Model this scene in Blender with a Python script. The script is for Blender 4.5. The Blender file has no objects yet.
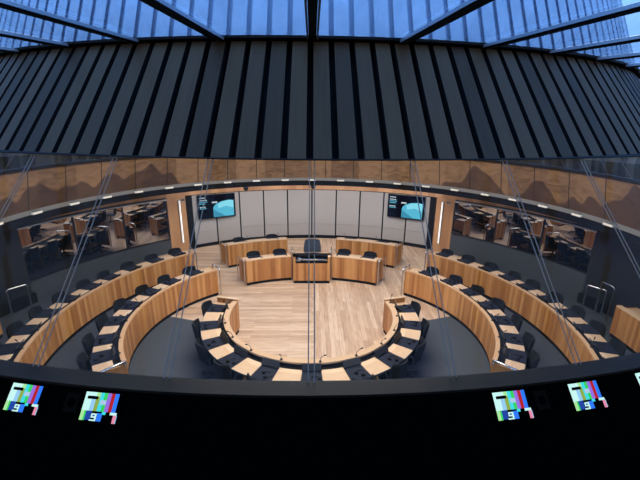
import bpy, math, random
from mathutils import Vector, Matrix
random.seed(7)
S = bpy.context.scene
COL = S.collection
R = math.radians
PI = math.pi
sin, cos = math.sin, math.cos

# ------------------------------------------------------------------ materials
def new_mat(name):
    m = bpy.data.materials.new(name); m.use_nodes = True
    nt = m.node_tree
    for n in list(nt.nodes): nt.nodes.remove(n)
    out = nt.nodes.new('ShaderNodeOutputMaterial')
    return m, nt, out

def plain(name, col, rough=.5, metal=0., spec=.5, emit=None, es=1., bump=0., bscale=60., vary=0.):
    m, nt, out = new_mat(name)
    b = nt.nodes.new('ShaderNodeBsdfPrincipled')
    b.inputs['Base Color'].default_value = (*col, 1)
    b.inputs['Roughness'].default_value = rough
    b.inputs['Metallic'].default_value = metal
    b.inputs['Specular IOR Level'].default_value = spec
    if emit:
        b.inputs['Emission Color'].default_value = (*emit, 1)
        b.inputs['Emission Strength'].default_value = es
    if bump or vary:
        tc = nt.nodes.new('ShaderNodeTexCoord')
        n = nt.nodes.new('ShaderNodeTexNoise'); n.inputs['Scale'].default_value = bscale
        n.inputs['Detail'].default_value = 4
        nt.links.new(tc.outputs['Object'], n.inputs['Vector'])
        if vary:
            r = nt.nodes.new('ShaderNodeValToRGB')
            r.color_ramp.elements[0].position = .3; r.color_ramp.elements[1].position = .7
            r.color_ramp.elements[0].color = (*[c*(1-vary) for c in col], 1)
            r.color_ramp.elements[1].color = (*[min(1, c*(1+vary)) for c in col], 1)
            nt.links.new(n.outputs['Fac'], r.inputs['Fac']); nt.links.new(r.outputs['Color'], b.inputs['Base Color'])
        if bump:
            bp = nt.nodes.new('ShaderNodeBump'); bp.inputs['Strength'].default_value = bump
            nt.links.new(n.outputs['Fac'], bp.inputs['Height']); nt.links.new(bp.outputs['Normal'], b.inputs['Normal'])
    nt.links.new(b.outputs['BSDF'], out.inputs['Surface'])
    return m

def wood(name, c0, c1, c2, strip=.14, rough=.4, grain=(7., 60.), along='V', big=0., spec=.4):
    """timber in strips: UV in metres, strips laid side by side, grain running along them"""
    m, nt, out = new_mat(name)
    N = nt.nodes.new; Lk = nt.links.new
    uv = N('ShaderNodeUVMap')
    sp = N('ShaderNodeSeparateXYZ'); Lk(uv.outputs['UV'], sp.inputs[0])
    a = sp.outputs['X'] if along == 'V' else sp.outputs['Y']
    l = sp.outputs['Y'] if along == 'V' else sp.outputs['X']
    d = N('ShaderNodeMath'); d.operation = 'DIVIDE'; Lk(a, d.inputs[0]); d.inputs[1].default_value = strip
    f = N('ShaderNodeMath'); f.operation = 'FLOOR'; Lk(d.outputs[0], f.inputs[0])
    wn = N('ShaderNodeTexWhiteNoise'); wn.noise_dimensions = '1D'; Lk(f.outputs[0], wn.inputs['W'])
    cb = N('ShaderNodeCombineXYZ')
    ma = N('ShaderNodeMath'); ma.operation = 'MULTIPLY'; Lk(a, ma.inputs[0]); ma.inputs[1].default_value = grain[1]
    mb = N('ShaderNodeMath'); mb.operation = 'MULTIPLY'; Lk(l, mb.inputs[0]); mb.inputs[1].default_value = grain[0]
    mo = N('ShaderNodeMath'); mo.operation = 'MULTIPLY'; Lk(wn.outputs['Value'], mo.inputs[0]); mo.inputs[1].default_value = 40
    Lk(ma.outputs[0], cb.inputs[0]); Lk(mb.outputs[0], cb.inputs[1]); Lk(mo.outputs[0], cb.inputs[2])
    ns = N('ShaderNodeTexNoise'); ns.inputs['Scale'].default_value = 1; ns.inputs['Detail'].default_value = 5
    ns.inputs['Roughness'].default_value = .62; Lk(cb.outputs[0], ns.inputs['Vector'])
    mx = N('ShaderNodeMath'); mx.operation = 'MULTIPLY_ADD'; Lk(wn.outputs['Value'], mx.inputs[0]); mx.inputs[1].default_value = .5
    sb = N('ShaderNodeMath'); sb.operation = 'MULTIPLY'; Lk(ns.outputs['Fac'], sb.inputs[0]); sb.inputs[1].default_value = .6
    Lk(sb.outputs[0], mx.inputs[2])
    last = mx.outputs[0]
    if big:
        n2 = N('ShaderNodeTexNoise'); n2.inputs['Scale'].default_value = 1.3; n2.inputs['Detail'].default_value = 1
        n2.inputs['Distortion'].default_value = 1.0
        Lk(uv.outputs['UV'], n2.inputs['Vector'])
        q = N('ShaderNodeMath'); q.operation = 'MULTIPLY_ADD'; Lk(n2.outputs['Fac'], q.inputs[0]); q.inputs[1].default_value = big
        Lk(last, q.inputs[2]); q2 = N('ShaderNodeMath'); q2.operation = 'SUBTRACT'; Lk(q.outputs[0], q2.inputs[0]); q2.inputs[1].default_value = big*.5
        last = q2.outputs[0]
    r = N('ShaderNodeValToRGB')
    e = r.color_ramp.elements; e[0].position = .2; e[0].color = (*c0, 1); e[1].position = .85; e[1].color = (*c2, 1)
    k = e.new(.52); k.color = (*c1, 1)
    Lk(last, r.inputs['Fac'])
    b = N('ShaderNodeBsdfPrincipled'); b.inputs['Roughness'].default_value = rough
    b.inputs['Specular IOR Level'].default_value = spec
    Lk(r.outputs['Color'], b.inputs['Base Color'])
    # thin dark joint at strip edges
    Lk(b.outputs['BSDF'], out.inputs['Surface'])
    return m

def floor_mat():
    """oak boards: left half laid across the chamber, right half laid along it"""
    m, nt, out = new_mat('oak floor boards')
    N = nt.nodes.new; Lk = nt.links.new
    tc = N('ShaderNodeTexCoord'); sp = N('ShaderNodeSeparateXYZ'); Lk(tc.outputs['Object'], sp.inputs[0])
    def boards(rot):
        mp = N('ShaderNodeMapping'); mp.inputs['Rotation'].default_value[2] = rot
        Lk(tc.outputs['Object'], mp.inputs['Vector'])
        br = N('ShaderNodeTexBrick'); br.offset = .37; br.inputs['Scale'].default_value = 1
        br.inputs['Brick Width'].default_value = 1.5; br.inputs['Row Height'].default_value = .115
        br.inputs['Mortar Size'].default_value = .0035; br.inputs['Bias'].default_value = 0
        br.inputs['Color1'].default_value = (.34, .34, .34, 1); br.inputs['Color2'].default_value = (1, 1, 1, 1)
        br.inputs['Mortar'].default_value = (.2, .2, .2, 1)
        Lk(mp.outputs[0], br.inputs['Vector'])
        m2 = N('ShaderNodeMapping'); m2.inputs['Rotation'].default_value[2] = rot; m2.inputs['Scale'].default_value = (2.2, 26, 1)
        if rot: m2.inputs['Scale'].default_value = (26, 2.2, 1); m2.inputs['Rotation'].default_value[2] = 0
        Lk(tc.outputs['Object'], m2.inputs['Vector'])
        ns = N('ShaderNodeTexNoise'); ns.inputs['Scale'].default_value = 1; ns.inputs['Detail'].default_value = 5
        ns.inputs['Roughness'].default_value = .65
        Lk(m2.outputs[0], ns.inputs['Vector'])
        mm = N('ShaderNodeMath'); mm.operation = 'MULTIPLY_ADD'; Lk(br.outputs['Color'], mm.inputs[0]); mm.inputs[1].default_value = .42
        q = N('ShaderNodeMath'); q.operation = 'MULTIPLY'; Lk(ns.outputs['Fac'], q.inputs[0]); q.inputs[1].default_value = .75
        Lk(q.outputs[0], mm.inputs[2]); return mm.outputs[0]
    A = boards(0); B = boards(PI/2)
    gt = N('ShaderNodeMath'); gt.operation = 'GREATER_THAN'; Lk(sp.outputs['X'], gt.inputs[0]); gt.inputs[1].default_value = .06
    lt = N('ShaderNodeMath'); lt.operation = 'LESS_THAN'; Lk(sp.outputs['Y'], lt.inputs[0]); lt.inputs[1].default_value = -.75
    # the near strip swaps the two directions
    xr = N('ShaderNodeMath'); xr.operation = 'SUBTRACT'; Lk(gt.outputs[0], xr.inputs[0]); Lk(lt.outputs[0], xr.inputs[1])
    ab = N('ShaderNodeMath'); ab.operation = 'ABSOLUTE'; Lk(xr.outputs[0], ab.inputs[0])
    mx = N('ShaderNodeMix'); mx.data_type = 'FLOAT'; Lk(ab.outputs[0], mx.inputs[0]); Lk(A, mx.inputs[2]); Lk(B, mx.inputs[3])
    r = N('ShaderNodeValToRGB'); e = r.color_ramp.elements
    e[0].position = .3; e[0].color = (.27, .155, .092, 1); e[1].position = .92; e[1].color = (.68, .52, .38, 1)
    k = e.new(.62); k.color = (.49, .335, .225, 1)
    Lk(mx.outputs[0], r.inputs['Fac'])
    b = N('ShaderNodeBsdfPrincipled'); b.inputs['Roughness'].default_value = .42; b.inputs['Specular IOR Level'].default_value = .35
    Lk(r.outputs['Color'], b.inputs['Base Color']); Lk(b.outputs['BSDF'], out.inputs['Surface'])
    return m

def glass(name, tint=(.93, .95, .96), refl=1., base=.012):
    m, nt, out = new_mat(name)
    N = nt.nodes.new; Lk = nt.links.new
    t = N('ShaderNodeBsdfTransparent'); t.inputs['Color'].default_value = (*tint, 1)
    g = N('ShaderNodeBsdfGlossy'); g.inputs['Roughness'].default_value = .0
    lw = N('ShaderNodeLayerWeight'); lw.inputs['Blend'].default_value = .5
    pw = N('ShaderNodeMath'); pw.operation = 'POWER'; Lk(lw.outputs['Facing'], pw.inputs[0]); pw.inputs[1].default_value = 5
    ml = N('ShaderNodeMath'); ml.operation = 'MULTIPLY_ADD'; ml.use_clamp = True
    ml.inputs[1].default_value = .93*refl; ml.inputs[2].default_value = base
    Lk(pw.outputs[0], ml.inputs[0])
    mx = N('ShaderNodeMixShader'); Lk(ml.outputs[0], mx.inputs[0]); Lk(t.outputs[0], mx.inputs[1]); Lk(g.outputs[0], mx.inputs[2])
    Lk(mx.outputs[0], out.inputs['Surface'])
    return m

def mirror_glass():
    m, nt, out = new_mat('dark reflecting window glass')
    N = nt.nodes.new; Lk = nt.links.new
    d = N('ShaderNodeBsdfDiffuse'); d.inputs['Color'].default_value = (.012, .013, .016, 1)
    g = N('ShaderNodeBsdfGlossy'); g.inputs['Roughness'].default_value = .0; g.inputs['Color'].default_value = (.95, .97, 1, 1)
    mx = N('ShaderNodeMixShader'); mx.inputs[0].default_value = .5
    Lk(d.outputs[0], mx.inputs[1]); Lk(g.outputs[0], mx.inputs[2]); Lk(mx.outputs[0], out.inputs['Surface'])
    return m

M = {}
M['oak'] = wood('oak veneer front', (.27, .10, .026), (.44, .19, .055), (.62, .32, .115), strip=.085, rough=.38, grain=(4., 40.))
M['oak_top'] = wood('pale oak worktop', (.52, .33, .185), (.68, .46, .28), (.80, .60, .40), strip=.3, rough=.4, grain=(6., 50.), along='U')
M['oak_lip2'] = wood('pale oak desk lip', (.40, .235, .12), (.52, .33, .185), (.64, .44, .27), strip=.3, rough=.4, grain=(6., 50.), along='U')
M['oak_lip'] = wood('oak desk lip', (.40, .21, .09), (.55, .31, .15), (.66, .42, .23), strip=.3, rough=.4, grain=(6., 50.), along='U')
M['jamb'] = wood('oak wall panel', (.33, .165, .072), (.44, .235, .11), (.55, .315, .16), strip=.3, rough=.42, grain=(3., 40.))
M['cedar'] = wood('cedar gallery lining', (.12, .05, .022), (.26, .12, .055), (.42, .22, .11), strip=.12, rough=.5, grain=(2., 30.), along='V', big=.5)
M['floor'] = floor_mat()
M['carpet'] = plain('slate carpet', (.066, .075, .088), .95, spec=.1, bump=.3, bscale=220, vary=.15)
M['pad'] = plain('navy desk inlay', (.013, .016, .028), .7, spec=.15)
M['black'] = plain('black satin', (.012, .012, .014), .45)
M['blackm'] = plain('matt black', (.006, .006, .007), .8, spec=.2)
M['fabric'] = plain('charcoal upholstery', (.014, .0155, .018), .85, spec=.12, bump=.25, bscale=300)
M['shell'] = plain('black plastic shell', (.014, .015, .017), .5)
M['leather'] = plain('dark blue leather', (.04, .05, .068), .5)
M['chrome'] = plain('brushed steel', (.66, .66, .66), .25, 1.)
M['palemetal'] = plain('pale metal trim', (.62, .62, .62), .4, .2)
M['steel'] = plain('grey steel joint', (.20, .165, .13), .5, .0)
M['slat'] = wood('charcoal stained slat', (.034, .0235, .0125), (.054, .037, .0195), (.080, .055, .029), strip=5., rough=.6, grain=(3., 45.), spec=.2)
M['slat_up'] = plain('daylight blue slat', (.62, .68, .78), .7, vary=.12, bscale=5)  # pale blue of the daylight is put into the slat colour
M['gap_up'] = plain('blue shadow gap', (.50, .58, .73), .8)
M['wallgrey'] = plain('pale grey fabric panel', (.345, .335, .335), .9, spec=.2, bump=.15, bscale=200, vary=.04)
M['darkgrey'] = plain('dark grey wall', (.060, .070, .078), .7, spec=.3, vary=.06, bscale=2)
M['blackwall'] = plain('black wall', (.017, .018, .02), .5)
M['ringgrey'] = plain('grey ring fascia', (.20, .19, .17), .5)
M['soffit'] = plain('soffit', (.30, .25, .2), .7)
M['rim'] = plain('dark stone rim', (.014, .0095, .0055), .6, spec=.2, vary=.35, bscale=7)
M['console'] = plain('black console', (.0012, .001, .0008),   .8, spec=.0)
M['speaker'] = plain('dark grille', (.006, .0045, .003), .8, spec=.0)
M['fitting'] = plain('pale light fitting', (.75, .70, .62), .4, emit=(1, .88, .7), es=.2)
M['strip'] = plain('white lamp diffuser', (.9, .9, .9), .4, emit=(1, .96, .9), es=.5)
M['glass'] = glass('clear screen glass', (.97, .975, .975), .35, .008)
M['roofglass'] = glass('blue roof glass', (.36, .62, 1.0), 1.0, .05)
M['mirror'] = mirror_glass()
M['silver'] = plain('silver', (.28, .30, .34), .4, 1.)
M['gold'] = plain('gilt', (.8, .6, .25), .3, 1.)
M['beam'] = plain('dark roof beam', (.004, .004, .004), .5, spec=.15)
M['beamedge'] = plain('pale beam edge', (.45, .50, .56), .3, .6)
M['tvframe'] = plain('black screen bezel', (.008, .008, .01), .35)
M['sensor'] = plain('grey plaque', (.30, .27, .24), .5)

def emis(name, col, s=1.):
    m, nt, out = new_mat(name)
    e = nt.nodes.new('ShaderNodeEmission'); e.inputs['Color'].default_value = (*col, 1); e.inputs['Strength'].default_value = s
    nt.links.new(e.outputs[0], out.inputs['Surface']); return m

def bowl_mat():  # cedar boards; the wavy dark area is a painted glass reflection
    m, nt, out = new_mat('cedar fascia with painted reflections')
    N = nt.nodes.new; Lk = nt.links.new
    uv = N('ShaderNodeUVMap'); sp = N('ShaderNodeSeparateXYZ'); Lk(uv.outputs['UV'], sp.inputs[0])
    def math_(op, a, b_=None, c=None):
        n = N('ShaderNodeMath'); n.operation = op
        for i, v in enumerate((a, b_, c)):
            if v is None: continue
            if hasattr(v, 'links'): Lk(v, n.inputs[i])
            else: n.inputs[i].default_value = v
        return n.outputs[0]
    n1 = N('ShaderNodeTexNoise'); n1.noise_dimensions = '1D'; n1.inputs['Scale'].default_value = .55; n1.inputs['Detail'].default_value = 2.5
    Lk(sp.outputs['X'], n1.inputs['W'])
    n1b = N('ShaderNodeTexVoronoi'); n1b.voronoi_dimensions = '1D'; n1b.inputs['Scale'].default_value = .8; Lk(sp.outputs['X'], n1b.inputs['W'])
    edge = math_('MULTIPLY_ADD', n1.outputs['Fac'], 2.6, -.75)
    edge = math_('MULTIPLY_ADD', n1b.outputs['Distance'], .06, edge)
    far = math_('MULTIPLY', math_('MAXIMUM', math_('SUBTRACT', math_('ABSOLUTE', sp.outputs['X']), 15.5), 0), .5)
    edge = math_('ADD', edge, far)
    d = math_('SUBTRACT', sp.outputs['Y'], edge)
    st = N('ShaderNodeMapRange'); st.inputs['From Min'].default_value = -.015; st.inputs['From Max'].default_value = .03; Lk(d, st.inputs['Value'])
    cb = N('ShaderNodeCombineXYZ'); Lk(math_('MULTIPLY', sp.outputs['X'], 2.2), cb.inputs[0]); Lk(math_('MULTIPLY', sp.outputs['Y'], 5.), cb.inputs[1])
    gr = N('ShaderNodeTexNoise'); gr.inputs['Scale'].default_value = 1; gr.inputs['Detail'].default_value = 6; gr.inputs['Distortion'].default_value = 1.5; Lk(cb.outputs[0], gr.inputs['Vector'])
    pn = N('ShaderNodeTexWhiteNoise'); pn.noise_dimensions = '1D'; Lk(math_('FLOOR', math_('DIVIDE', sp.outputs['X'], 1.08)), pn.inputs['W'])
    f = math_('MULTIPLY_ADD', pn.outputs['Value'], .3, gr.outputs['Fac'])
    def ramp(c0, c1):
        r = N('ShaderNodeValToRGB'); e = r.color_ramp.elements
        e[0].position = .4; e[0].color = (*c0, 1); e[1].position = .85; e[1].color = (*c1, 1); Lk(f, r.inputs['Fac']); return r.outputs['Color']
    mx = N('ShaderNodeMix'); mx.data_type = 'RGBA'; Lk(st.outputs[0], mx.inputs[0]); Lk(ramp((.145, .080, .038), (.31, .18, .092)), mx.inputs[6]); Lk(ramp((.06, .033, .02), (.12, .068, .040)), mx.inputs[7])  # darker ramp past the wave edge stands in for the reflection
    b = N('ShaderNodeBsdfPrincipled'); b.inputs['Roughness'].default_value = .5; b.inputs['Specular IOR Level'].default_value = .3
    jn = math_('FRACT', math_('DIVIDE', math_('ADD', sp.outputs['X'], 21.27), 1.0768))
    ln = math_('LESS_THAN', math_('MINIMUM', jn, math_('SUBTRACT', 1.0, jn)), .012)
    m3 = N('ShaderNodeMix'); m3.data_type = 'RGBA'; Lk(ln, m3.inputs[0]); Lk(mx.outputs[2], m3.inputs[6]); m3.inputs[7].default_value = (.02, .014, .01, 1)
    Lk(m3.outputs[2], b.inputs['Base Color']); Lk(b.outputs[0], out.inputs['Surface']); return m
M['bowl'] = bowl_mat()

# ------------------------------------------------------------------ mesh builder
class MB:
    def __init__(s): s.v = []; s.f = []; s.uv = []; s.mi = []; s.mats = []; s.sm = []
    def mat(s, m):
        if m not in s.mats: s.mats.append(m)
        return s.mats.index(m)
    def face(s, pts, uvs=None, m=None, smooth=False):
        i = len(s.v); s.v += [tuple(p) for p in pts]
        s.f.append(tuple(range(i, i+len(pts))))
        s.uv.append(uvs or [(0, 0)]*len(pts)); s.mi.append(s.mat(m) if m else 0); s.sm.append(smooth)
    def grid(s, rows, uvrows=None, m=None, smooth=False, closed=False):
        """rows of points joined into quads with shared vertices"""
        n = len(rows[0]); b = len(s.v)
        for r in rows: s.v += [tuple(p) for p in r]
        for i in range(len(rows)-1):
            for j in range(n if closed else n-1):
                k = (j+1) % n
                s.f.append((b+i*n+j, b+i*n+k, b+(i+1)*n+k, b+(i+1)*n+j))
                if uvrows:
                    U = uvrows
                    s.uv.append([U[i][j], U[i][k] if not (closed and k == 0) else U[i][j], U[i+1][k] if not (closed and k == 0) else U[i+1][j], U[i+1][j]])
                else: s.uv.append([(0, 0)]*4)
                s.mi.append(s.mat(m) if m else 0); s.sm.append(smooth)
        return b, n
    def box(s, c, d, rot=0., m=None, tilt=None):
        x, y, z = [k/2 for k in d]
        P = [Vector((sx*x, sy*y, sz*z)) for sz in (-1, 1) for sy in (-1, 1) for sx in (-1, 1)]
        Mx = Matrix.Rotation(rot, 4, 'Z')
        if tilt: Mx = Mx @ Matrix.Rotation(tilt, 4, 'X')
        P = [Mx @ p + Vector(c) for p in P]
        F = [(0, 2, 3, 1), (4, 5, 7, 6), (0, 1, 5, 4), (2, 6, 7, 3), (0, 4, 6, 2), (1, 3, 7, 5)]
        dims = [(d[0], d[1]), (d[0], d[1]), (d[0], d[2]), (d[0], d[2]), (d[1], d[2]), (d[1], d[2])]
        ordr = [[(0, 0), (0, 1), (1, 1), (1, 0)], [(0, 0), (1, 0), (1, 1), (0, 1)], [(0, 0), (1, 0), (1, 1), (0, 1)],
                [(0, 0), (0, 1), (1, 1), (1, 0)], [(0, 0), (0, 1), (1, 1), (1, 0)], [(0, 0), (1, 0), (1, 1), (0, 1)]]
        for f, dm, o in zip(F, dims, ordr):
            s.face([P[i] for i in f], [(a*dm[0]+c[0], b*dm[1]+c[2]) for a, b in o], m)
    def tube(s, path, r, seg=8, m=None, cap=True):
        path = [Vector(p) for p in path]; rows = []
        rr = r if isinstance(r, (list, tuple)) else [r]*len(path)
        up = None
        for i, p in enumerate(path):
            d = (path[min(i+1, len(path)-1)] - path[max(i-1, 0)]).normalized()
            if up is None:
                up = Vector((0, 0, 1)) if abs(d.z) < .9 else Vector((1, 0, 0))
            a = d.cross(up)
            if a.length < 1e-4: a = d.cross(Vector((0, 1, 0)))
            a.normalize(); b = a.cross(d).normalized(); up = b
            rows.append([p + a*rr[i]*cos(2*PI*k/seg) + b*rr[i]*sin(2*PI*k/seg) for k in range(seg)])
        s.grid(rows, m=m, smooth=True, closed=True)
        if cap:
            s.face(rows[0][::-1], m=m); s.face(rows[-1], m=m)
    def lathe(s, c, prof, seg=16, m=None, axis='Z'):
        rows = []
        for r, z in prof:
            ring = []
            for k in range(seg):
                a = 2*PI*k/seg; p = (r*cos(a), r*sin(a), z)
                if axis == 'X': p = (z, r*cos(a), r*sin(a))
                if axis == 'Y': p = (r*sin(a), z, r*cos(a))
                ring.append((c[0]+p[0], c[1]+p[1], c[2]+p[2]))
            rows.append(ring)
        s.grid(rows, m=m, smooth=True, closed=True)
        if prof[0][0] > 1e-4: s.face(rows[0][::-1], m=m)
        if prof[-1][0] > 1e-4: s.face(rows[-1], m=m)
    def arc(s, prof, a0, a1, steps, cen=(0, 0), m=None, closed=True, cap=True, piv=None):
        """profile of (radius, height) swept round the chamber axis from a0 to a1 degrees"""
        n = len(prof); L = [0]
        P = prof + ([prof[0]] if closed else [])
        for i in range(1, len(P)): L.append(L[-1]+math.hypot(P[i][0]-P[i-1][0], P[i][1]-P[i-1][1]))
        rm = sum(p[0] for p in prof)/n
        rows = []; uv = []
        for i in range(steps+1):
            a = R(a0+(a1-a0)*i/steps)
            fl = (lambda r: a) if piv is None else (lambda r: R(piv[0])+(a-R(piv[0]))*(1+piv[2]*(r-piv[1])))
            rows.append([(cen[0]+r*sin(fl(r)), cen[1]-r*cos(fl(r)), z) for r, z in P])
            uv.append([(a*rm, l) for l in L])
        # flat-shaded across profile corners: one strip per profile edge
        for j in range(len(P)-1):
            s.grid([[q[j], q[j+1]] for q in rows], [[u[j], u[j+1]] for u in uv], m, smooth=True)
        if cap and closed:
            s.face(rows[0][:n], [(p[0], p[1]) for p in prof], m); s.face(rows[-1][:n][::-1], [(p[0], p[1]) for p in prof][::-1], m)
    def build(s, name, m=None, parent=None, world=True, bevel=0.):
        me = bpy.data.meshes.new(name)
        V = s.v
        if parent is not None and world:
            inv = WM(parent).inverted(); V = [inv @ Vector(p) for p in V]
        me.from_pydata([tuple(p) for p in V], [], s.f)
        uvl = me.uv_layers.new(name='UVMap')
        flat = [c for f in s.uv for p in f for c in p]
        uvl.data.foreach_set('uv', flat)
        mats = s.mats or ([m] if m else [])
        if s.mats and m and m not in s.mats: pass
        for k in mats: me.materials.append(k)
        if s.mats: me.polygons.foreach_set('material_index', s.mi)
        me.polygons.foreach_set('use_smooth', s.sm)
        me.update()
        o = bpy.data.objects.new(name, me); COL.objects.link(o)
        if parent is not None: o.parent = parent
        # consistent normals
        import bmesh
        bm = bmesh.new(); bm.from_mesh(me)
        bmesh.ops.remove_doubles(bm, verts=bm.verts, dist=1e-5) if bevel else None
        bmesh.ops.recalc_face_normals(bm, faces=bm.faces); bm.to_mesh(me); bm.free()
        if bevel:
            bv = o.modifiers.new('Bevel', 'BEVEL'); bv.width = bevel; bv.segments = 2; bv.limit_method = 'ANGLE'
        return o

def WM(o):
    m = o.matrix_basis.copy()
    return (WM(o.parent) @ m) if o.parent else m

def thing(name, label, cat, loc=(0, 0, 0), rz=0., group=None):
    o = bpy.data.objects.new(name, None); COL.objects.link(o)
    o.location = loc; o.rotation_euler = (0, 0, rz); o.empty_display_size = .1
    return tag(o, label, cat, group)
def tag(o, label, cat, group=None):
    o['label'] = label; o['category'] = cat
    if group: o['group'] = group
    return o
def struct(o): o['kind'] = 'structure'; return o
def centred(o):
    """move a mesh's origin to the middle of its base"""
    me = o.data; xs = [v.co for v in me.vertices]
    c = Vector(((min(p.x for p in xs)+max(p.x for p in xs))/2, (min(p.y for p in xs)+max(p.y for p in xs))/2, min(p.z for p in xs)))
    for v in me.vertices: v.co -= c
    o.location = c; return o
KIDS = {}
def dup(root, loc, rz, label=None, group=None):
    kids = {}
    for o in list(COL.objects):
        if o.parent: kids.setdefault(o.parent, []).append(o)
    def cp(o, parent):
        c = o.copy(); COL.objects.link(c); c.parent = parent
        for k in kids.get(o, []): cp(k, c)
        return c
    r = cp(root, None); r.location = loc; r.rotation_euler = (0, 0, rz)
    if label: r['label'] = label
    if group: r['group'] = group
    return r
def pol(r, a, z=0., cen=(0, 0)): return (cen[0]+r*sin(R(a)), cen[1]-r*cos(R(a)), z)
ORD = ['first', 'second', 'third', 'fourth', 'fifth', 'sixth', 'seventh', 'eighth', 'ninth', 'tenth', 'eleventh', 'twelfth',
       'thirteenth', 'fourteenth', 'fifteenth', 'sixteenth', 'seventeenth', 'eighteenth', 'nineteenth', 'twentieth', 'twenty-first', 'twenty-second']

# ------------------------------------------------------------------ camera
cam = bpy.data.cameras.new('camera'); co = bpy.data.objects.new('camera', cam); COL.objects.link(co)
F_PX = 376.089; PIT = R(17.5108); ROLL = R(.60212); YAW = R(1.31503)
cam.sensor_width = 36; cam.lens = 36*F_PX/640; cam.clip_start = .05; cam.clip_end = 300
fwd = Vector((sin(YAW)*cos(PIT), cos(YAW)*cos(PIT), -sin(PIT)))
rt = Vector((cos(YAW), -sin(YAW), 0)); up = rt.cross(fwd)
# a positive roll turns the picture clockwise
r2 = rt*cos(ROLL) + up*sin(ROLL); u2 = up*cos(ROLL) - rt*sin(ROLL)
mt = Matrix((r2, u2, -fwd)).transposed().to_4x4(); mt.translation = (0, -8, 5.09)
co.matrix_world = mt; S.camera = co

# ------------------------------------------------------------------ floors
b = MB(); n = 96
b.face([(9*cos(2*PI*k/n), 9*sin(2*PI*k/n), 0) for k in range(n)])
struct(b.build('floor', M['floor']))
b = MB()
b.arc([(2.02, 0), (2.02, .008), (4.16, .008), (4.16, 0)], -107, 107, 80)
b.arc([(4.16, 0), (4.16, .008), (8.6, .008), (8.6, 0)], -133, 133, 90)
struct(b.build('floor_carpet', M['carpet']))

# ------------------------------------------------------------------ perimeter walls
RW = 8.47
seams = [145.2, 151.8, 158.6, 165.6, 172.7, 180, 187.3, 194.4, 201.4, 208.2, 214.8]
b = MB()
b.arc([(RW+.02, 0), (RW+.02, 2.7), (RW+.12, 2.7), (RW+.12, 0)], 144, 216, 60, m=M['blackm'])
for i in range(len(seams)-1):
    a0, a1 = seams[i]+.2, seams[i+1]-.2
    for z0, z1 in ((.14, .66), (.668, 2.2)):
        b.arc([(RW, z0), (RW, z1), (RW+.03, z1), (RW+.03, z0)], a0, a1, 6, m=M['wallgrey'])
struct(b.build('wall_far'))
b = MB(); b.arc([(RW-.03, 0), (RW-.03, .13), (RW+.02, .13), (RW+.02, 0)], 144, 216, 50)
struct(b.build('baseboard_far', M['blackm']))
b = MB(); b.arc([(RW-.03, 2.235), (RW-.03, 2.7), (RW+.02, 2.7), (RW+.02, 2.235)], 105, 255, 100)
struct(b.build('trim_1', M['jamb']))
sills = {-1: .62, 1: .90}
for sg, side in ((-1, 'left'), (1, 'right')):
    A = lambda a: sg*a
    sill = sills[sg]
    # dark grey wall below and around the windows
    b = MB(); b.arc([(RW, 0), (RW, sill-.03), (RW+.1, sill-.03), (RW+.1, 0)], A(104.6), A(138.6), 40)
    b.arc([(RW+.02, sill-.03), (RW+.02, 2.7), (RW+.12, 2.7), (RW+.12, sill-.03)], A(104.6), A(138.6), 40)
    struct(b.build('wall_'+side, M['darkgrey']))
    b = MB(); b.arc([(RW-.03, sill-.06), (RW-.03, sill), (RW+.02, sill), (RW+.02, sill-.06)], A(104.6), A(138.6), 40)
    struct(b.build('trim_2' if sg < 0 else 'trim_3', M['black']))
    b = MB(); b.arc([(RW-.05, 2.13), (RW-.05, 2.17), (RW+.01, 2.17), (RW+.01, 2.13)], A(104.6), A(138.6), 40)
    struct(b.build('trim_4' if sg < 0 else 'trim_5', M['palemetal']))
    # black wall and door zone nearer the gallery
    b = MB(); b.arc([(RW-.12, 0), (RW-.12, 2.7), (RW+.1, 2.7), (RW+.1, 0)], A(60), A(104.5), 40)
    struct(b.build('wall_black_'+side, M['blackwall']))
    b = MB(); b.arc([(RW-.26, 0), (RW-.26, .30), (RW-.12, .30), (RW-.12, 0)], A(99.5), A(104.5), 6)
    struct(b.build('baseboard_'+side, M['blackm']))
    # oak jamb
    b = MB(); b.arc([(RW-.02, 0), (RW-.02, 2.235), (RW+.1, 2.235), (RW+.1, 0)], A(138.7), A(143.6), 8)
    struct(b.build('trim_6' if sg < 0 else 'trim_7', M['jamb']))
    b = MB(); b.arc([(RW-.05, 0), (RW-.05, 2.235), (RW+.1, 2.235), (RW+.1, 0)], A(143.7), A(145.1), 3)
    struct(b.build('trim_8' if sg < 0 else 'trim_9', M['blackm']))
    # mirror windows: three flat panes
    w = bpy.data.objects.new('window_1' if sg < 0 else 'window_2', None); COL.objects.link(w); struct(w)
    w.location = pol(RW, A(121.5), sill)
    es = [104.8, 116.1, 127.4, 138.4]
    for i in range(3):
        p0 = Vector(pol(RW-.03, A(es[i]+.1))); p1 = Vector(pol(RW-.03, A(es[i+1]-.1)))
        b = MB()
        b.face([(p0.x, p0.y, sill), (p1.x, p1.y, sill), (p1.x, p1.y, 2.13), (p0.x, p0.y, 2.13)])
        b.build('window_pane', M['mirror'], w)
    b = MB()
    for a in es:
        b.arc([(RW-.06, sill), (RW-.06, 2.13), (RW, 2.13), (RW, sill)], A(a-.12), A(a+.12), 1)
    b.build('window_frame', M['black'], w)

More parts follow.
